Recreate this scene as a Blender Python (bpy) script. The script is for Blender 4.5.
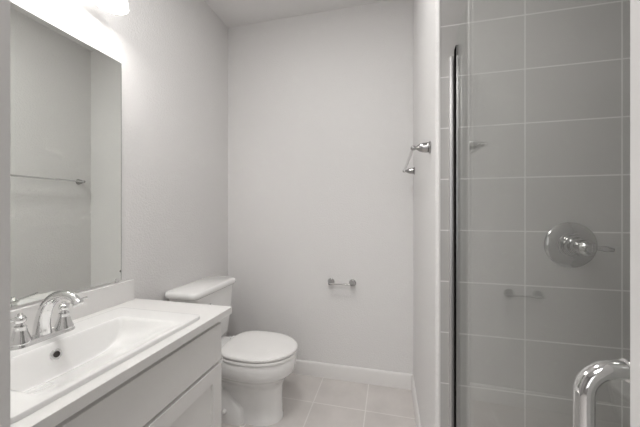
import bpy, bmesh, math
from mathutils import Vector, Matrix

for o in list(bpy.data.objects):
    bpy.data.objects.remove(o)
SC = bpy.context.scene
COL = SC.collection
PI = math.pi

# ---------------------------------------------------------------- camera, world, lights, exposure
H = 1.1768
YAW = math.radians(13.6855)
cam_d = bpy.data.cameras.new('camera')
cam = bpy.data.objects.new('camera', cam_d)
COL.objects.link(cam)
cam.location = (0, 0, H)
cam.rotation_euler = (PI / 2, 0, YAW)
cam_d.sensor_fit = 'HORIZONTAL'
cam_d.sensor_width = 36.0
cam_d.lens = 286.08 / 640 * 36.0
cam_d.shift_y = -0.85 / 640
cam_d.clip_start = 0.02
SC.camera = cam

w = bpy.data.worlds.new('world')
SC.world = w
w.use_nodes = True
w.node_tree.nodes['Background'].inputs[0].default_value = (1.0, 0.97, 0.94, 1)
w.node_tree.nodes['Background'].inputs[1].default_value = 0.02

SC.view_settings.view_transform = 'Standard'
SC.view_settings.look = 'None'
SC.view_settings.gamma = 1.0
SC.view_settings.use_curve_mapping = False
SC.view_settings.exposure = 1.72
SC.cycles.use_denoising = True
SC.cycles.max_bounces = 12
SC.cycles.diffuse_bounces = 6
SC.cycles.glossy_bounces = 6
SC.cycles.transparent_max_bounces = 12
SC.cycles.sample_clamp_indirect = 4.0

LAMP_W = 0.55          # each bulb of the vanity light
SHADE_E = 0.8         # glow of each frosted shade
HALL_FILL_W = 12.5         # unseen fill light added overhead behind the camera

ld = bpy.data.lights.new('hall_overhead_fill', 'AREA')
ld.shape = 'RECTANGLE'
ld.size = 1.4
ld.size_y = 1.0
ld.energy = HALL_FILL_W
ld.color = (1.0, 0.985, 0.965)
lo = bpy.data.objects.new('hall_overhead_fill', ld)
COL.objects.link(lo)
lo.location = (-0.2, -1.1, 2.56)

DOORWAY_FILL_W = 3.5       # added fill behind the camera, facing the doorway; there is no window
ld = bpy.data.lights.new('doorway_fill', 'AREA')
ld.shape = 'RECTANGLE'
ld.size = 1.8
ld.size_y = 1.5
ld.energy = DOORWAY_FILL_W
ld.color = (0.97, 0.98, 1.0)
lo = bpy.data.objects.new('doorway_fill', ld)
COL.objects.link(lo)
lo.location = (-0.3, -2.45, 1.35)
lo.rotation_euler = (PI / 2, 0, 0)
lo.rotation_euler = (-PI / 2, 0, PI)

BATH_FILL_W = 4.0          # out-of-view overhead fill, added to even out the vanity light
ld = bpy.data.lights.new('bathroom_overhead_fill', 'AREA')
ld.shape = 'DISK'
ld.size = 0.32
ld.energy = BATH_FILL_W
ld.color = (1.0, 0.985, 0.965)
lo = bpy.data.objects.new('bathroom_overhead_fill', ld)
COL.objects.link(lo)
lo.location = (-0.42, 0.72, 2.605)

# ---------------------------------------------------------------- dimensions
XW, XJ, YJ, YB, XG, ZC = -1.227, 0.1534, 1.0415, 2.0, 0.2216, 2.62
YN0, YN1 = 0.11, 0.23          # the doorway wall
XL, XR = -0.414, 0.1530         # door opening


# ---------------------------------------------------------------- materials
def newmat(name):
    m = bpy.data.materials.new(name)
    m.use_nodes = True
    nt = m.node_tree
    b = nt.nodes['Principled BSDF']
    return m, nt, b


def noise_bump(nt, b, scale, strength, dist=0.002, detail=3):
    tc = nt.nodes.new('ShaderNodeTexCoord')
    n = nt.nodes.new('ShaderNodeTexNoise')
    n.inputs['Scale'].default_value = scale
    n.inputs['Detail'].default_value = detail
    nt.links.new(tc.outputs['Object'], n.inputs['Vector'])
    bp = nt.nodes.new('ShaderNodeBump')
    bp.inputs['Strength'].default_value = strength
    bp.inputs['Distance'].default_value = dist
    nt.links.new(n.outputs['Fac'], bp.inputs['Height'])
    nt.links.new(bp.outputs['Normal'], b.inputs['Normal'])
    return tc, n


def plain(name, col, rough=0.5, metal=0.0, bump=None, spec=0.5, coat=0.0, var=0.03):
    m, nt, b = newmat(name)
    b.inputs['Roughness'].default_value = rough
    b.inputs['Metallic'].default_value = metal
    b.inputs['Specular IOR Level'].default_value = spec
    b.inputs['Coat Weight'].default_value = coat
    tc = nt.nodes.new('ShaderNodeTexCoord')
    n = nt.nodes.new('ShaderNodeTexNoise')
    n.inputs['Scale'].default_value = 3.0
    n.inputs['Detail'].default_value = 3.0
    nt.links.new(tc.outputs['Object'], n.inputs['Vector'])
    r = nt.nodes.new('ShaderNodeValToRGB')
    r.color_ramp.elements[0].color = tuple(c * (1 - var) for c in col) + (1,)
    r.color_ramp.elements[1].color = tuple(min(1, c * (1 + var)) for c in col) + (1,)
    nt.links.new(n.outputs['Fac'], r.inputs['Fac'])
    nt.links.new(r.outputs['Color'], b.inputs['Base Color'])
    if bump:
        noise_bump(nt, b, *bump)
    return m


def tile_mat(name, axes, x0, y0, bw, bh, mortar, c1, c2, cm, rough, bump=0.25, cloud=3.0):
    """Stack-bonded tile on the two given object axes with a grout line through x0, y0."""
    m, nt, b = newmat(name)
    b.inputs['Roughness'].default_value = rough
    tc = nt.nodes.new('ShaderNodeTexCoord')
    sp = nt.nodes.new('ShaderNodeSeparateXYZ')
    nt.links.new(tc.outputs['Object'], sp.inputs[0])
    cb = nt.nodes.new('ShaderNodeCombineXYZ')
    for k, (ax, off, st) in enumerate(((axes[0], x0, bw), (axes[1], y0, bh))):
        ad = nt.nodes.new('ShaderNodeMath')
        ad.operation = 'ADD'
        ad.inputs[1].default_value = -off + 40 * st
        nt.links.new(sp.outputs[ax], ad.inputs[0])
        nt.links.new(ad.outputs[0], cb.inputs[k])
    br = nt.nodes.new('ShaderNodeTexBrick')
    br.offset = 0.0
    br.offset_frequency = 1
    br.squash = 1.0
    br.inputs['Scale'].default_value = 1.0
    br.inputs['Mortar Size'].default_value = mortar
    br.inputs['Mortar Smooth'].default_value = 0.2
    br.inputs['Brick Width'].default_value = bw
    br.inputs['Row Height'].default_value = bh
    br.inputs['Color1'].default_value = c1 + (1,)
    br.inputs['Color2'].default_value = c2 + (1,)
    br.inputs['Mortar'].default_value = cm + (1,)
    nt.links.new(cb.outputs[0], br.inputs['Vector'])
    n = nt.nodes.new('ShaderNodeTexNoise')
    n.inputs['Scale'].default_value = cloud
    n.inputs['Detail'].default_value = 6.0
    n.inputs['Roughness'].default_value = 0.6
    nt.links.new(tc.outputs['Object'], n.inputs['Vector'])
    mp = nt.nodes.new('ShaderNodeMapRange')
    mp.inputs['From Min'].default_value = 0.3
    mp.inputs['From Max'].default_value = 0.7
    mp.inputs['To Min'].default_value = 0.92
    mp.inputs['To Max'].default_value = 1.06
    nt.links.new(n.outputs['Fac'], mp.inputs['Value'])
    mx = nt.nodes.new('ShaderNodeMixRGB')
    mx.blend_type = 'MULTIPLY'
    mx.inputs['Fac'].default_value = 1.0
    nt.links.new(br.outputs['Color'], mx.inputs['Color1'])
    nt.links.new(mp.outputs['Result'], mx.inputs['Color2'])
    nt.links.new(mx.outputs['Color'], b.inputs['Base Color'])
    bp = nt.nodes.new('ShaderNodeBump')
    bp.invert = True
    bp.inputs['Strength'].default_value = bump
    bp.inputs['Distance'].default_value = 0.002
    nt.links.new(br.outputs['Fac'], bp.inputs['Height'])
    nt.links.new(bp.outputs['Normal'], b.inputs['Normal'])
    return m


M_WALL = plain('wall_paint', (0.72, 0.71, 0.705), 0.75, bump=(120.0, 0.6, 0.004, 2), spec=0.25, var=0.01)
M_JAMB = plain('jamb_paint', (0.72, 0.71, 0.705), 0.5, var=0.005)
M_BAR = plain('polished_bar', (0.66, 0.655, 0.65), 0.1, metal=1.0, var=0.02)
M_HALL = plain('hall_paint', (0.34, 0.33, 0.325), 0.75, var=0.01)
M_CEIL = plain('ceiling_paint', (0.74, 0.731, 0.725), 0.85, bump=(150.0, 0.3, 0.002, 2), spec=0.2, var=0.01)
M_TRIM = plain('white_trim_paint', (0.73, 0.715, 0.705), 0.4, var=0.01)
M_CAB = plain('cabinet_paint', (0.82, 0.812, 0.80), 0.42, var=0.01)
M_QUARTZ = plain('quartz', (0.79, 0.78, 0.77), 0.22, var=0.02)
M_PORC = plain('porcelain', (0.86, 0.855, 0.848), 0.1, coat=0.3, var=0.005)
M_SEAT = plain('seat_plastic', (0.83, 0.82, 0.81), 0.25, var=0.005)
M_CHROME = plain('chrome', (0.80, 0.80, 0.80), 0.07, metal=1.0, var=0.01)
M_NICKEL = plain('brushed_chrome', (0.44, 0.435, 0.43), 0.10, metal=1.0, var=0.02)
M_DULL = plain('satin_aluminium', (0.75, 0.745, 0.74), 0.35, metal=1.0)
M_BLACK = plain('black_rubber', (0.006, 0.006, 0.006), 0.7, spec=0.0)
M_DARK = plain('dark_hole', (0.05, 0.045, 0.04), 0.6)
M_PAN = plain('shower_pan_acrylic', (0.8, 0.8, 0.79), 0.25)
GT = (0.445, 0.435, 0.425)
M_TILE_X = tile_mat('shower_tile', (0, 2), 0.166, 0.0809, 0.2535, 0.1727, 0.0022, GT, (0.43, 0.42, 0.41), (0.67, 0.66, 0.65), 0.3)
M_TILE_Y = tile_mat('shower_tile_side', (1, 2), 0.03, 0.0809, 0.2535, 0.1727, 0.0022, GT, (0.43, 0.42, 0.41), (0.67, 0.66, 0.65), 0.3)
M_FLOOR = tile_mat('floor_tile', (0, 1), -0.14, 1.715, 0.32, 0.32, 0.0035, (0.62, 0.59, 0.57), (0.60, 0.57, 0.55), (0.74, 0.715, 0.695), 0.45, 0.15, 5.0)


def mirror_mat():
    m, nt, b = newmat('mirror_silver')
    b.inputs['Metallic'].default_value = 1.0
    b.inputs['Roughness'].default_value = 0.0
    b.inputs['Base Color'].default_value = (0.84, 0.86, 0.83, 1)
    return m


def glass_mat():
    m = bpy.data.materials.new('clear_glass')
    m.use_nodes = True
    nt = m.node_tree
    nt.nodes.clear()
    out = nt.nodes.new('ShaderNodeOutputMaterial')
    mix = nt.nodes.new('ShaderNodeMixShader')
    tr = nt.nodes.new('ShaderNodeBsdfTransparent')
    tr.inputs['Color'].default_value = (0.968, 0.976, 0.970, 1)
    gl = nt.nodes.new('ShaderNodeBsdfGlossy')
    gl.inputs['Roughness'].default_value = 0.0
    gl.inputs['Color'].default_value = (0.97, 0.98, 0.97, 1)
    geo = nt.nodes.new('ShaderNodeNewGeometry')
    mr = nt.nodes.new('ShaderNodeMapRange')       # the same reflectance on both faces of the pane
    mr.inputs['To Min'].default_value = 1.42
    mr.inputs['To Max'].default_value = 1.0 / 1.42
    nt.links.new(geo.outputs['Backfacing'], mr.inputs['Value'])
    fr = nt.nodes.new('ShaderNodeFresnel')
    nt.links.new(mr.outputs['Result'], fr.inputs['IOR'])
    nt.links.new(fr.outputs['Fac'], mix.inputs['Fac'])
    nt.links.new(tr.outputs[0], mix.inputs[1])
    nt.links.new(gl.outputs[0], mix.inputs[2])
    nt.links.new(mix.outputs[0], out.inputs['Surface'])
    return m


def glow_mat(name, col, e):
    m, nt, b = newmat(name)
    b.inputs['Base Color'].default_value = (0.85, 0.84, 0.82, 1)
    b.inputs['Roughness'].default_value = 0.3
    b.inputs['Emission Color'].default_value = col + (1,)
    b.inputs['Emission Strength'].default_value = e
    return m


M_MIRROR = mirror_mat()
M_GLASS = glass_mat()
M_SHADE = glow_mat('frosted_lit_shade', (1.0, 0.985, 0.965), SHADE_E)


# ---------------------------------------------------------------- mesh helpers
def box(bm, x0, x1, y0, y1, z0, z1):
    v = [bm.verts.new(p) for p in ((x0, y0, z0), (x1, y0, z0), (x1, y1, z0), (x0, y1, z0),
                                   (x0, y0, z1), (x1, y0, z1), (x1, y1, z1), (x0, y1, z1))]
    for f in ((0, 3, 2, 1), (4, 5, 6, 7), (0, 1, 5, 4), (1, 2, 6, 5), (2, 3, 7, 6), (3, 0, 4, 7)):
        bm.faces.new([v[i] for i in f])


def loft(bm, rings, cap0=True, cap1=True):
    rs = [[bm.verts.new(p) for p in r] for r in rings]
    n = len(rs[0])
    for a, b in zip(rs, rs[1:]):
        for i in range(n):
            bm.faces.new((a[i], a[(i + 1) % n], b[(i + 1) % n], b[i]))
    if cap0:
        bm.faces.new(list(reversed(rs[0])))
    if cap1:
        bm.faces.new(rs[-1])


def frame(d):
    d = d.normalized()
    u = Vector((0, 0, 1)) if abs(d.z) < 0.9 else Vector((0, 1, 0))
    a = d.cross(u).normalized()
    return a, a.cross(d).normalized()


def lathe(bm, prof, org, axis, n=28):
    """prof: (distance along axis, radius)"""
    org, axis = Vector(org), Vector(axis).normalized()
    a, b = frame(axis)
    rings = []
    for h, r in prof:
        r = max(r, 1e-4)
        rings.append([org + axis * h + (a * math.cos(t) + b * math.sin(t)) * r
                      for t in (2 * PI * i / n for i in range(n))])
    loft(bm, rings)


def catmull(pts, k=8):
    P = [Vector(p) for p in pts]
    P = [2 * P[0] - P[1]] + P + [2 * P[-1] - P[-2]]
    out = []
    for i in range(1, len(P) - 2):
        for j in range(k):
            t = j / k
            a, b, c, d = P[i - 1], P[i], P[i + 1], P[i + 2]
            out.append(0.5 * ((2 * b) + (c - a) * t + (2 * a - 5 * b + 4 * c - d) * t * t + (3 * b - a - 3 * c + d) * t ** 3))
    out.append(P[-2])
    return out


def lerp_list(v, n):
    out = []
    for i in range(n):
        t = i / (n - 1) * (len(v) - 1)
        k = min(int(t), len(v) - 2)
        out.append(v[k] + (v[k + 1] - v[k]) * (t - k))
    return out


def tube(bm, pts, radii, n=18, flat=1.0):
    """sweep; radii: number or list; flat scales the second cross axis"""
    P = [Vector(p) for p in pts]
    R = [radii] * len(P) if isinstance(radii, (int, float)) else lerp_list(list(radii), len(P))
    rings = []
    a = None
    for i, p in enumerate(P):
        d = (P[min(i + 1, len(P) - 1)] - P[max(i - 1, 0)]).normalized()
        if a is None:
            a, b = frame(d)
        else:
            a = (a - d * a.dot(d)).normalized()
            b = a.cross(d).normalized()
        rings.append([p + (a * math.cos(t) * flat + b * math.sin(t)) * R[i] for t in (2 * PI * k / n for k in range(n))])
    loft(bm, rings)


def rrect(x0, x1, y0, y1, r, z, n=6):
    pts = []
    for cx, cy, a0 in ((x1 - r, y1 - r, 0), (x0 + r, y1 - r, 90), (x0 + r, y0 + r, 180), (x1 - r, y0 + r, 270)):
        for i in range(n + 1):
            t = math.radians(a0 + 90 * i / n)
            pts.append(Vector((cx + r * math.cos(t), cy + r * math.sin(t), z)))
    return pts


def obj(name, bm, mat, parent=None, bevel=0.0, seg=2, smooth=40, sub=0):
    me = bpy.data.meshes.new(name)
    bmesh.ops.recalc_face_normals(bm, faces=bm.faces)
    off = Vector((0, 0, 0))
    p = parent
    while p is not None:
        off += p.location
        p = p.parent
    if parent is not None:
        bmesh.ops.translate(bm, verts=bm.verts, vec=-off)
    bm.to_mesh(me)
    bm.free()
    o = bpy.data.objects.new(name, me)
    COL.objects.link(o)
    me.materials.append(mat)
    if smooth:
        for f in me.polygons:
            f.use_smooth = True
        me.set_sharp_from_angle(angle=math.radians(smooth))
    if bevel:
        md = o.modifiers.new('bevel', 'BEVEL')
        md.width = bevel
        md.segments = seg
        md.limit_method = 'ANGLE'
        md.harden_normals = True
    if sub:
        md = o.modifiers.new('sub', 'SUBSURF')
        md.levels = md.render_levels = sub
    if parent is not None:
        o.parent = parent
    return o


def B():
    return bmesh.new()


def thing(name, label, cat, loc, group=None):
    o = bpy.data.objects.new(name, None)
    o.empty_display_size = 0.05
    COL.objects.link(o)
    o.location = loc
    return tag(o, label, cat, group)


def tag(o, label, cat, group=None):
    o['label'] = label
    o['category'] = cat
    if group:
        o['group'] = group
    return o


def struct(name, bm, mat, **k):
    o = obj(name, bm, mat, **k)
    o['kind'] = 'structure'
    return o


def boxes(name, mat, *bs, **k):
    bm = B()
    for b in bs:
        box(bm, *b)
    return struct(name, bm, mat, **k)


# ---------------------------------------------------------------- the setting
boxes('floor', M_FLOOR, (-2.3, 1.6, -2.6, 2.1, -0.06, 0.0))
boxes('ceiling', M_CEIL, (-2.3, 1.6, -2.6, 2.1, ZC, ZC + 0.06))
boxes('wall_left', M_WALL, (XW - 0.1, XW, YN0, YB + 0.1, 0, ZC))
boxes('wall_back', M_WALL, (XW, XJ + 0.05, YB, YB + 0.1, 0, ZC))
# the wall block between toilet alcove and shower, with its rounded plaster corner
bm = B()
r = 0.02
yf = YJ + 0.007
pts = [(XJ, YB), (XJ + 0.2, YB), (XJ + 0.2, yf)]
pts += [(XJ + r - r * math.sin(t), yf + r - r * math.cos(t)) for t in (PI / 2 * i / 8 for i in range(9))]
loft(bm, [[Vector((x, y, 0)) for x, y in pts], [Vector((x, y, ZC)) for x, y in pts]])
struct('wall_right', bm, M_WALL)
# tiled shower walls
boxes('wall_shower_back', M_TILE_X, (0.166, 1.14, YJ, YJ + 0.06, 0, ZC))
boxes('wall_shower_side', M_TILE_Y, (1.13, 1.2, YN1, YJ + 0.06, 0, ZC))
boxes('trim_1', M_TRIM, (0.1625, 0.166, YJ - 0.0015, YJ + 0.008, 0, ZC))
# doorway wall around the camera
boxes('wall_front', M_WALL,
      (XW - 0.1, XL - 0.012, YN0, YN1, 0, ZC), (XR + 0.012, 1.2, YN0, YN1, 0, ZC),
      (XL - 0.012, XR + 0.012, YN0, YN1, 2.06, ZC))
boxes('trim_2', M_JAMB, (XL - 0.012, XL, YN0 - 0.01, YN1, 0, 2.06), (XR, XR + 0.012, YN0 - 0.01, YN1, 0, 2.06),
      (XL, XR, YN0 - 0.01, YN1, 2.05, 2.06))
boxes('wall_hall', M_HALL, (-2.3, -2.2, -2.6, YN0, 0, ZC), (1.5, 1.6, -2.6, YN0, 0, ZC),
      (-2.2, 1.5, -2.6, -2.5, 0, ZC), (-2.2, XW - 0.1, YN0 - 0.1, YN0, 0, ZC), (1.2, 1.5, YN0 - 0.1, YN0, 0, ZC))


def baseboard(name, prof_pts, p0, p1, nrm):
    """profile (out, z) extruded from p0 to p1"""
    bm = B()
    p0, p1, nrm = Vector(p0), Vector(p1), Vector(nrm)
    rings = [[p + nrm * a + Vector((0, 0, z)) for a, z in prof_pts] for p in (p0, p1)]
    loft(bm, rings)
    return struct(name, bm, M_TRIM)


BP = [(0, 0), (0.013, 0), (0.013, 0.088), (0.009, 0.096), (0.005, 0.1), (0, 0.1)]
baseboard('baseboard_back', BP, (XW, YB, 0), (XJ, YB, 0), (0, -1, 0))
baseboard('baseboard_right', BP, (XJ, YJ + 0.027, 0), (XJ, YB, 0), (-1, 0, 0))
baseboard('baseboard_left', BP, (XW, 1.15, 0), (XW, YB, 0), (1, 0, 0))
# shower base
bm = B()
box(bm, 0.24, 1.13, YN1, YJ, 0, 0.04)
struct('floor_shower', bm, M_PAN)
boxes('trim_3', M_TILE_Y, (0.17, 0.25, YN1, YJ, 0, 0.0995))

# ---------------------------------------------------------------- vanity cabinet
XCF = -0.705
t = thing('vanity_cabinet', 'white painted shaker vanity cabinet under the quartz countertop', 'cabinet', ((XW - 0.7) / 2, 0.68, 0))
bm = B()
xa, xb_ = XW + 0.001, XCF - 0.0195
box(bm, xa, xb_, YN1 + 0.001, YN1 + 0.017, 0.09, 0.724)
box(bm, xa, xb_, 1.089, 1.105, 0.09, 0.724)
box(bm, xa, xb_, YN1 + 0.017, 1.089, 0.09, 0.106)
box(bm, xa, xa + 0.008, YN1 + 0.017, 1.089, 0.106, 0.724)
box(bm, xb_ - 0.018, xb_, YN1 + 0.017, 1.089, 0.106, 0.724)
obj('body', bm, M_CAB, t, bevel=0.001)
bm = B()
box(bm, XW + 0.001, XCF - 0.07, YN1 + 0.001, 1.105, 0.0, 0.0898)
obj('toe_kick', bm, M_CAB, t)
bm = B()
box(bm, XCF - 0.019, XCF, YN1 + 0.015, 1.099, 0.547, 0.703)
obj('drawer_front', bm, M_CAB, t, bevel=0.0015)


def shaker(y0, y1, z0, z1, parent):
    fw = 0.06
    bm = B()
    xb, xf, xi = XCF - 0.019, XCF, XCF - 0.010

    def ring(a, x):
        return [bm.verts.new((x, y, z)) for y, z in ((y0 + a, z0 + a), (y1 - a, z0 + a), (y1 - a, z1 - a), (y0 + a, z1 - a))]
    rs = [ring(0, xb), ring(0, xf), ring(fw, xf), ring(fw + 0.002, xi)]
    for a, b in zip(rs, rs[1:]):
        for i in range(4):
            bm.faces.new((a[i], a[(i + 1) % 4], b[(i + 1) % 4], b[i]))
    bm.faces.new(rs[-1])
    bm.faces.new(list(reversed(rs[0])))
    return obj('door', bm, M_CAB, parent, bevel=0.0012)


shaker(0.665, 1.099, 0.11, 0.533, t)
shaker(YN1 + 0.015, 0.662, 0.11, 0.533, t)

# ---------------------------------------------------------------- countertop with backsplash
ZT = 0.755
t = thing('countertop', 'white quartz vanity countertop with low backsplash along the wall', 'countertop', (-0.95, 0.7, 0.7245))
bm = B()
xs = [XW, -1.11, -0.75, -0.687]
ys = [YN1, 0.425, 0.975, 1.155]
for zz, flip in ((0.7245, True), (ZT, False)):
    g = [[bm.verts.new((x, y, zz)) for y in ys] for x in xs]
    for i in range(3):
        for j in range(3):
            if i == 1 and j == 1:
                continue
            bm.faces.new((g[i][j], g[i + 1][j], g[i + 1][j + 1], g[i][j + 1]))
bm.verts.ensure_lookup_table()
bm.edges.ensure_lookup_table()
n = 16
bd = [e for e in bm.edges if len(e.link_faces) == 1 and e.verts[0].co.z < ZT - 0.01]
top = {(round(v.co.x, 4), round(v.co.y, 4)): v for v in bm.verts if v.co.z > ZT - 0.01}
for e in bd:
    a, b = e.verts
    bm.faces.new((a, b, top[(round(b.co.x, 4), round(b.co.y, 4))], top[(round(a.co.x, 4), round(a.co.y, 4))]))
obj('slab', bm, M_QUARTZ, t, bevel=0.0015)
bm = B()
box(bm, XW, XW + 0.02, YN1, 1.138, ZT, 0.852)
obj('backsplash', bm, M_QUARTZ, t, bevel=0.0015)

# ---------------------------------------------------------------- drop-in sink
SX0, SX1, SY0, SY1 = -1.132, -0.732, 0.398, 1.0
ZR = 0.768
t = thing('sink', 'white rectangular drop-in basin sink set into the vanity countertop', 'sink', (-0.92, 0.7, ZT))
bx0, bx1, by0, by1 = -1.034, -0.738, 0.475, 0.904
byc = (by0 + by1) / 2


def smooth(t):
    t = max(0.0, min(1.0, t))
    return t * t * (3 - 2 * t)


def basin(x, y):
    u = abs(y - byc) / ((by1 - by0) / 2)
    v = (x - bx0) / (bx1 - bx0)
    if u >= 1 or v <= 0 or v >= 1:
        return 0.0
    g = (1 - u ** 4.2) ** 0.6
    hb = smooth(v / 0.13)
    hf = (1 - v - 0.03 * (1 - math.exp(-(1 - v) / 0.03))) / 0.97
    return 0.112 * g * hb * hf


bm = B()
N_, M_ = 90, 80
ou = rrect(SX0, SX1, SY0, SY1, 0.022, 0, 8)
xl = sorted(set([SX0 + (SX1 - SX0) * i / N_ for i in range(N_ + 1)] + [bx0 + 0.027 * k / 8 for k in range(9)] + [bx1 - 0.03 * k / 8 for k in range(9)]))
yl = [SY0 + (SY1 - SY0) * i / M_ for i in range(M_ + 1)]


def clampcorner(x, y, rr=0.022, e=0.006):
    """pull grid corners into a rounded rectangle"""
    cx = min(max(x, SX0 + rr), SX1 - rr)
    cy = min(max(y, SY0 + rr), SY1 - rr)
    dx, dy = x - cx, y - cy
    if dx and dy:
        m = max(abs(dx), abs(dy))
        d = math.hypot(dx, dy)
        return cx + dx / d * m, cy + dy / d * m
    return x, y


grid = []
for x in xl:
    row = []
    for y in yl:
        X, Y = clampcorner(x, y)
        row.append(bm.verts.new((X, Y, ZR - basin(x, y))))
    grid.append(row)
for i in range(len(xl) - 1):
    for j in range(M_):
        bm.faces.new((grid[i][j], grid[i + 1][j], grid[i + 1][j + 1], grid[i][j + 1]))
# rounded outer lip down to the counter
loop = [grid[i][0] for i in range(len(xl))] + [grid[-1][j] for j in range(1, M_ + 1)] + \
       [grid[i][M_] for i in range(len(xl) - 2, -1, -1)] + [grid[0][j] for j in range(M_ - 1, 0, -1)]
prev = loop
for out, dz in ((0.0012, 0.0005), (0.002, 0.002), (0.002, 0.006), (0.002, 0.0127)):
    cur = []
    for v in loop:
        cx = min(max(v.co.x, SX0 + 0.022), SX1 - 0.022)
        cy = min(max(v.co.y, SY0 + 0.022), SY1 - 0.022)
        d = Vector((v.co.x - cx, v.co.y - cy, 0)).normalized()
        cur.append(bm.verts.new((v.co.x + d.x * out, v.co.y + d.y * out, ZR - dz)))
    for k in range(len(loop)):
        k2 = (k + 1) % len(loop)
        bm.faces.new((prev[k], prev[k2], cur[k2], cur[k]))
    prev = cur
obj('basin', bm, M_PORC, t, smooth=60)
# overflow ring on the back slope
ox = bx0
while basin(ox, 0.676) < 0.036:
    ox += 0.0002
nrm = Vector((1, 0, 0.3))
bm = B()
lathe(bm, [(-0.004, 0.0165), (0.002, 0.0165), (0.004, 0.0145), (0.004, 0.0095), (0.0, 0.009)], (ox + 0.001, 0.676, ZR - 0.036), nrm)
ov = obj('overflow_ring', bm, M_CHROME, t)
bm = B()
lathe(bm, [(-0.003, 0.0093), (0.001, 0.0093)], (ox + 0.001, 0.676, ZR - 0.036), nrm)
obj('overflow_hole', bm, M_DARK, ov)
# ---------------------------------------------------------------- faucet
FY, FX = 0.695, -1.100
t = thing('faucet', 'chrome two-handle faucet with arched spout on the sink rim', 'faucet', (FX, FY, ZR))
bm = B()
loft(bm, [rrect(FX - 0.028, FX + 0.028, FY - 0.090, FY + 0.090, 0.027, ZR - 0.001),
          rrect(FX - 0.028, FX + 0.028, FY - 0.090, FY + 0.090, 0.027, ZR + 0.004),
          rrect(FX - 0.024, FX + 0.024, FY - 0.086, FY + 0.086, 0.023, ZR + 0.009),
          rrect(FX - 0.022, FX + 0.022, FY - 0.084, FY + 0.084, 0.021, ZR + 0.013)])
obj('base_plate', bm, M_CHROME, t)
bm = B()
sp = catmull([(FX - 0.006, FY, ZR + 0.008), (FX - 0.004, FY, ZR + 0.05), (FX + 0.012, FY, ZR + 0.098), (FX + 0.042, FY, ZR + 0.131),
              (FX + 0.082, FY, ZR + 0.146), (FX + 0.120, FY, ZR + 0.143), (FX + 0.146, FY, ZR + 0.126)])
tube(bm, sp, [0.024, 0.020, 0.0175, 0.0155, 0.0135, 0.0115, 0.0115], 22, flat=1.1)
obj('spout', bm, M_CHROME, t)
bm = B()
lathe(bm, [(0, 0.012), (0.006, 0.0155), (0.016, 0.0155), (0.017, 0.012)], (FX + 0.140, FY, ZR + 0.132), (0.55, 0, -0.83))
obj('aerator', bm, M_CHROME, t)
for s in (-1, 1):
    hy = FY + s * 0.0605
    bm = B()
    lathe(bm, [(0.010, 0.027), (0.016, 0.0265), (0.024, 0.023), (0.040, 0.018), (0.055, 0.0145), (0.058, 0.0155), (0.062, 0.0145), (0.064, 0.011),
               (0.070, 0.0105), (0.074, 0.014), (0.082, 0.0155), (0.090, 0.012), (0.093, 0.006), (0.096, 0.007), (0.100, 0.005), (0.102, 0.0)],
          (FX, hy, ZR), (0, 0, 1))
    hd = obj('handle', bm, M_CHROME, t)
    bm = B()
    tube(bm, catmull([(FX, hy + s * 0.006, ZR + 0.084), (FX, hy + s * 0.035, ZR + 0.087), (FX + 0.002, hy + s * 0.076, ZR + 0.093)]),
         [0.0068, 0.0052, 0.0052, 0.0045], 12)
    obj('lever', bm, M_CHROME, hd)

# ---------------------------------------------------------------- mirror
t = thing('wall_mirror', 'large frameless rectangular mirror above the backsplash', 'mirror', (XW, 0.665, 0.863))
bm = B()
box(bm, XW, XW + 0.0055, YN1 + 0.004, 1.081, 0.863, 1.877)
obj('mirror_glass', bm, M_MIRROR, t)
bm = B()
box(bm, XW, XW + 0.0056, 1.081, 1.0828, 0.863, 1.877)
obj('edge', bm, plain('mirror_edge', (0.10, 0.11, 0.105), 0.3), t)
for yy in (0.45, 1.06):
    bm = B()
    box(bm, XW, XW + 0.009, yy - 0.006, yy + 0.006, 0.855, 0.872)
    obj('clip', bm, M_CHROME, t, bevel=0.001)

# ---------------------------------------------------------------- vanity light
LX, LZ = -1.10, 2.022
t = thing('vanity_light', 'glowing frosted glass vanity light mounted on the wall above the mirror', 'lamp', (XW, 0.70, 2.14))
bm = B()
box(bm, XW, XW + 0.025, 0.36, 1.04, 2.115, 2.185)
obj('back_plate', bm, M_CHROME, t, bevel=0.006)
for yy in (0.47, 0.70, 0.93):
    bm = B()
    tube(bm, catmull([(XW + 0.02, yy, 2.15), (XW + 0.07, yy, 2.165), (LX, yy, 2.155), (LX, yy, 2.125)]), 0.008, 12)
    lathe(bm, [(0, 0.012), (0.004, 0.026), (0.012, 0.026), (0.02, 0.018)], (LX, yy, 2.115), (0, 0, 1))
    obj('arm', bm, M_CHROME, t)
    bm = B()                                   # bell of frosted glass, open below
    outer = [(0.105, 0.020), (0.10, 0.030), (0.085, 0.041), (0.06, 0.050), (0.03, 0.056), (0.0, 0.060)]
    inner = [(h, rr - 0.003) for h, rr in reversed(outer)]
    prof = outer + inner
    rings = [[Vector((LX + rr * math.cos(a), yy + rr * math.sin(a), LZ + h)) for a in (2 * PI * k / 40 for k in range(40))] for h, rr in prof]
    loft(bm, rings, False, False)
    obj('lamp_shade', bm, M_SHADE, t)
    pd = bpy.data.lights.new('bulb_light', 'POINT')
    pd.energy = LAMP_W
    pd.shadow_soft_size = 0.03
    pd.color = (1.0, 0.985, 0.965)
    po = bpy.data.objects.new('bulb_light', pd)
    COL.objects.link(po)
    po.parent = t
    po.location = Vector((LX, yy, LZ + 0.03)) - t.location

# ---------------------------------------------------------------- toilet (local x = away from the wall)
TY = 1.545
t = thing('toilet', 'white two-piece toilet with closed lid beside the vanity', 'toilet', (XW + 0.35, TY, 0))


def tp(x, y, z):
    return Vector((XW + x, TY + y, z))


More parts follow.
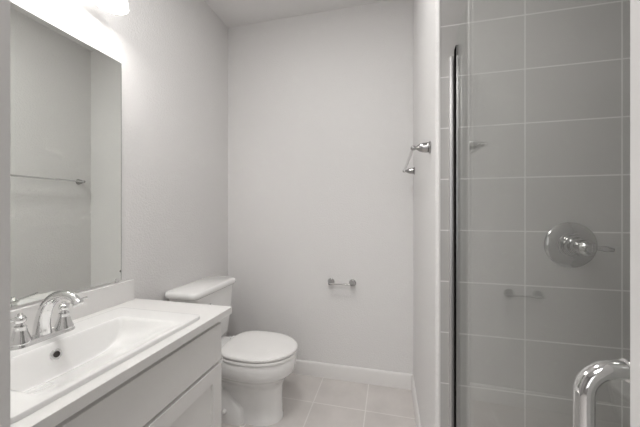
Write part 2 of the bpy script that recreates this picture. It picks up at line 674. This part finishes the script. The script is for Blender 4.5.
def egg(z, xf, hw, xc, xb, hb, n=20, p=1.0):
    pts = []
    for i in range(n + 1):
        a = -PI / 2 + PI * i / n
        pts.append(tp(xc + (xf - xc) * max(0, math.cos(a)) ** p, hw * math.sin(a), z))
    m = 10
    for i in range(1, m + 1):
        s = i / m
        pts.append(tp(xc - (xc - xb) * s, hw + (hb - hw) * smooth(s), z))
    for i in range(m, 0, -1):
        s = i / m
        pts.append(tp(xc - (xc - xb) * s, -(hw + (hb - hw) * smooth(s)), z))
    return pts


bm = B()
loft(bm, [egg(0.0, 0.630, 0.094, 0.50, 0.13, 0.098),
          egg(0.02, 0.630, 0.094, 0.50, 0.13, 0.098),
          egg(0.03, 0.626, 0.089, 0.50, 0.13, 0.09),
          egg(0.12, 0.624, 0.086, 0.50, 0.15, 0.065),
          egg(0.185, 0.626, 0.088, 0.49, 0.15, 0.062),
          egg(0.205, 0.634, 0.100, 0.485, 0.12, 0.065),
          egg(0.225, 0.644, 0.120, 0.48, 0.09, 0.085),
          egg(0.247, 0.660, 0.137, 0.48, 0.06, 0.10),
          egg(0.266, 0.677, 0.151, 0.48, 0.05, 0.11),
          egg(0.272, 0.689, 0.161, 0.48, 0.05, 0.115),
          egg(0.280, 0.695, 0.166, 0.48, 0.05, 0.118),
          egg(0.358, 0.709, 0.177, 0.48, 0.05, 0.12),
          egg(0.366, 0.704, 0.172, 0.48, 0.054, 0.117)])
for s in (-1, 1):      # the trap bulging from each flank, sloping down to the bolt foot
    rings = []
    for x, ho, zt in ((0.17, 0.085, 0.19), (0.24, 0.110, 0.185), (0.30, 0.117, 0.168), (0.335, 0.118, 0.148), (0.38, 0.118, 0.116), (0.41, 0.117, 0.100), (0.425, 0.112, 0.09), (0.434, 0.1, 0.07)):
        ring = [tp(x, 0.0, 0.0), tp(x, s * ho, 0.0), tp(x, s * ho, zt * 0.35), tp(x, s * (ho - 0.006), zt * 0.72), tp(x, s * (ho - 0.02), zt * 0.93), tp(x, s * (ho - 0.045), zt), tp(x, 0.0, zt)]
        rings.append(ring)
    loft(bm, rings)
bowl = obj('bowl', bm, M_PORC, t, smooth=50)
for s in (-1, 1):
    bm = B()
    lathe(bm, [(0, 0.014), (0.012, 0.013), (0.02, 0.008), (0.022, 0)], tp(0.33, s * 0.1155, 0.065), (0, s, 0.2))
    obj('bolt_cap', bm, M_SEAT, t)
# tank
bm = B()


def trr(x0, x1, hw, r, z):
    return rrect(XW + x0, XW + x1, TY - hw, TY + hw, r, z, 8)


loft(bm, [trr(0.05, 0.155, 0.13, 0.03, 0.3655), trr(0.035, 0.175, 0.160, 0.035, 0.376), trr(0.028, 0.188, 0.176, 0.04, 0.398),
          trr(0.022, 0.20, 0.196, 0.04, 0.55), trr(0.018, 0.207, 0.208, 0.04, 0.706)])
obj('tank', bm, M_PORC, t, smooth=50)
bm = B()
loft(bm, [trr(0.012, 0.213, 0.216, 0.042, 0.702), trr(0.004, 0.222, 0.225, 0.048, 0.709), trr(0.004, 0.222, 0.225, 0.048, 0.726),
          trr(0.008, 0.218, 0.221, 0.046, 0.735), trr(0.018, 0.208, 0.211, 0.042, 0.739)])
obj('tank_lid', bm, M_PORC, t, smooth=60)
bm = B()
lathe(bm, [(0, 0.011), (0.008, 0.011), (0.01, 0.008)], tp(0.2045, -0.15, 0.655), (1, 0, 0))
tube(bm, [tp(0.214, -0.15, 0.655), tp(0.218, -0.11, 0.648), tp(0.216, -0.08, 0.645)], [0.006, 0.0055, 0.006], 10)
obj('flush_lever', bm, M_CHROME, t)
# seat ring and lid
bm = B()
SB = dict(xc=0.49, xb=0.283, hb=0.135)


def lidring(z, d, n=20):
    xc, xb, hw = SB['xc'], SB['xb'] + d, 0.180 - d
    pts = []
    for i in range(4 * n):
        a = -PI / 2 + 2 * PI * i / (4 * n)
        c, sn = math.cos(a), math.sin(a)
        if c >= 0:
            pts.append(tp(xc + (0.712 - d - xc) * c, hw * sn, z))
        else:
            pts.append(tp(xc - (xc - xb) * abs(c) ** 0.62, hw * math.copysign(abs(sn) ** 0.62, sn), z))
    return pts


loft(bm, [lidring(0.369, 0.010), lidring(0.3705, 0.001), lidring(0.380, 0.0), lidring(0.3845, 0.004), lidring(0.385, 0.012)])
obj('seat', bm, M_SEAT, t, smooth=60)
bm = B()
loft(bm, [lidring(0.3895, 0.012), lidring(0.3900, 0.002), lidring(0.393, 0.0), lidring(0.402, -0.001), lidring(0.4065, 0.003), lidring(0.4093, 0.014), lidring(0.4115, 0.06)])
obj('seat_lid', bm, M_SEAT, t, smooth=60)
for s in (-1, 1):
    bm = B()
    lathe(bm, [(0, 0.014), (0.035, 0.014)], tp(0.266, s * 0.075 - 0.0175, 0.382), (0, 1, 0))
    obj('hinge', bm, M_SEAT, t)

# ---------------------------------------------------------------- wall accessories
POST = [(0, 0.0235), (0.003, 0.0245), (0.006, 0.022), (0.008, 0.0185), (0.011, 0.0205), (0.014, 0.0195), (0.028, 0.0182), (0.040, 0.0145), (0.049, 0.0085),
        (0.053, 0.0058), (0.057, 0.0085), (0.064, 0.0098), (0.070, 0.008), (0.073, 0.004), (0.074, 0.0)]


def accessory(name, label, cat, bases, nrm, r_bar, mat=None):
    c = (Vector(bases[0]) + Vector(bases[1])) / 2
    t = thing(name, label, cat, c)
    n = Vector(nrm)
    for b in bases:
        bm = B()
        lathe(bm, POST, b, n, 24)
        obj('post', bm, M_NICKEL, t)
    bm = B()
    a, b = Vector(bases[0]) + n * 0.064, Vector(bases[1]) + n * 0.064
    d = (b - a).normalized()
    tube(bm, [a - d * 0.0, a + (b - a) * 0.5, b], r_bar, 14)
    obj('bar', bm, mat or M_BAR, t)
    return t


accessory('toilet_paper_holder', 'small chrome toilet paper holder without a roll on the back wall', 'toilet paper holder',
          ((-0.405, YB, 0.686), (-0.252, YB, 0.686)), (0, -1, 0), 0.0062)
accessory('towel_bar', 'long chrome towel bar with two bell-shaped posts on the wall beside the shower', 'towel bar',
          ((XJ, 1.178, 1.430), (XJ, 1.895, 1.441)), (-1, 0, 0), 0.0065)

# ---------------------------------------------------------------- shower valve and head
VX, VZ = 0.541, 1.077
t = thing('shower_valve', 'round chrome shower valve with a lever on the grey tile', 'shower valve', (VX, YJ, VZ))
bm = B()
lathe(bm, [(0, 0.070), (0.003, 0.070), (0.006, 0.066), (0.010, 0.050), (0.014, 0.040)], (VX, YJ, VZ), (0, -1, 0), 48)
obj('escutcheon', bm, M_NICKEL, t)
bm = B()
lathe(bm, [(0.012, 0.039), (0.018, 0.039), (0.02, 0.034), (0.034, 0.032), (0.036, 0.027), (0.05, 0.025), (0.052, 0.020), (0.068, 0.019), (0.071, 0.022),
           (0.083, 0.022), (0.088, 0.016), (0.098, 0.012), (0.102, 0.0)], (VX, YJ, VZ), (0, -1, 0), 36)
vb = obj('handle', bm, M_NICKEL, t)
bm = B()
tube(bm, catmull([(VX + 0.014, YJ - 0.077, VZ), (VX + 0.036, YJ - 0.082, VZ - 0.001), (VX + 0.058, YJ - 0.088, VZ - 0.003)]), [0.006, 0.0055, 0.0085, 0.005], 12)
obj('lever', bm, M_NICKEL, vb)

# ---------------------------------------------------------------- glass shower door
ZG0, ZG1 = 0.11, 1.748
YG0, YGS, YG1 = 0.24, 0.995, 1.026
SLOPE = 0.020                                    # the door stands a hair ajar
XH = XG - 0.0138


def gx(y):
    return XH - SLOPE * (YG1 - y)


def slab(bm, a, b, y0, y1, z0, z1):
    loft(bm, [[Vector((gx(y0) + a, y0, z)), Vector((gx(y0) + b, y0, z)), Vector((gx(y1) + b, y1, z)), Vector((gx(y1) + a, y1, z))] for z in (z0, z1)])


t = thing('shower_door', 'tall clear glass shower door with a chrome pull handle and black edge seal', 'shower door', (XH, 0.64, 0.10))
bm = B()
slab(bm, 0.0, 0.006, YG0, YGS, ZG0, ZG1)
obj('glass_panel', bm, M_GLASS, t, smooth=0)
bm = B()
slab(bm, -0.0006, 0.0066, YGS + 0.0002, YG1, 0.10, ZG1 - 0.033)
obj('gasket', bm, M_BLACK, t)
bm = B()
box(bm, XH - 0.0135, XH - 0.0025, YG1 + 0.001, YJ, 0.10, ZG1 - 0.05)
obj('wall_channel', bm, M_DULL, t, bevel=0.002)
hx, hy, hz, hr = 0.161, 0.29, 1.0462, 0.0073
XS = gx(hy) - 0.0003
bm = B()
rc = 0.0235
path = [(XS, hy, hz), (hx + rc, hy, hz)]
path += [(hx + rc - rc * math.sin(a), hy, hz - rc + rc * math.cos(a)) for a in (PI / 2 * i / 10 for i in range(1, 11))]
path += [(hx, hy, hz - 0.08), (hx, hy, hz - 0.14)]
path += [(hx + rc - rc * math.cos(a), hy, hz - 0.17 - rc * math.sin(a)) for a in (PI / 2 * i / 10 for i in range(0, 11))]
path += [(XS, hy, hz - 0.17 - rc)]
tube(bm, path, hr, 24)
hdl = obj('pull_handle', bm, M_CHROME, t, smooth=60)
for zz in (hz, hz - 0.17 - rc):
    bm = B()
    lathe(bm, [(0, 0.0092), (0.003, 0.0092), (0.004, 0.008)], (XS, hy, zz), (-1, 0, 0))
    obj('mounting_ring', bm, M_CHROME, hdl)
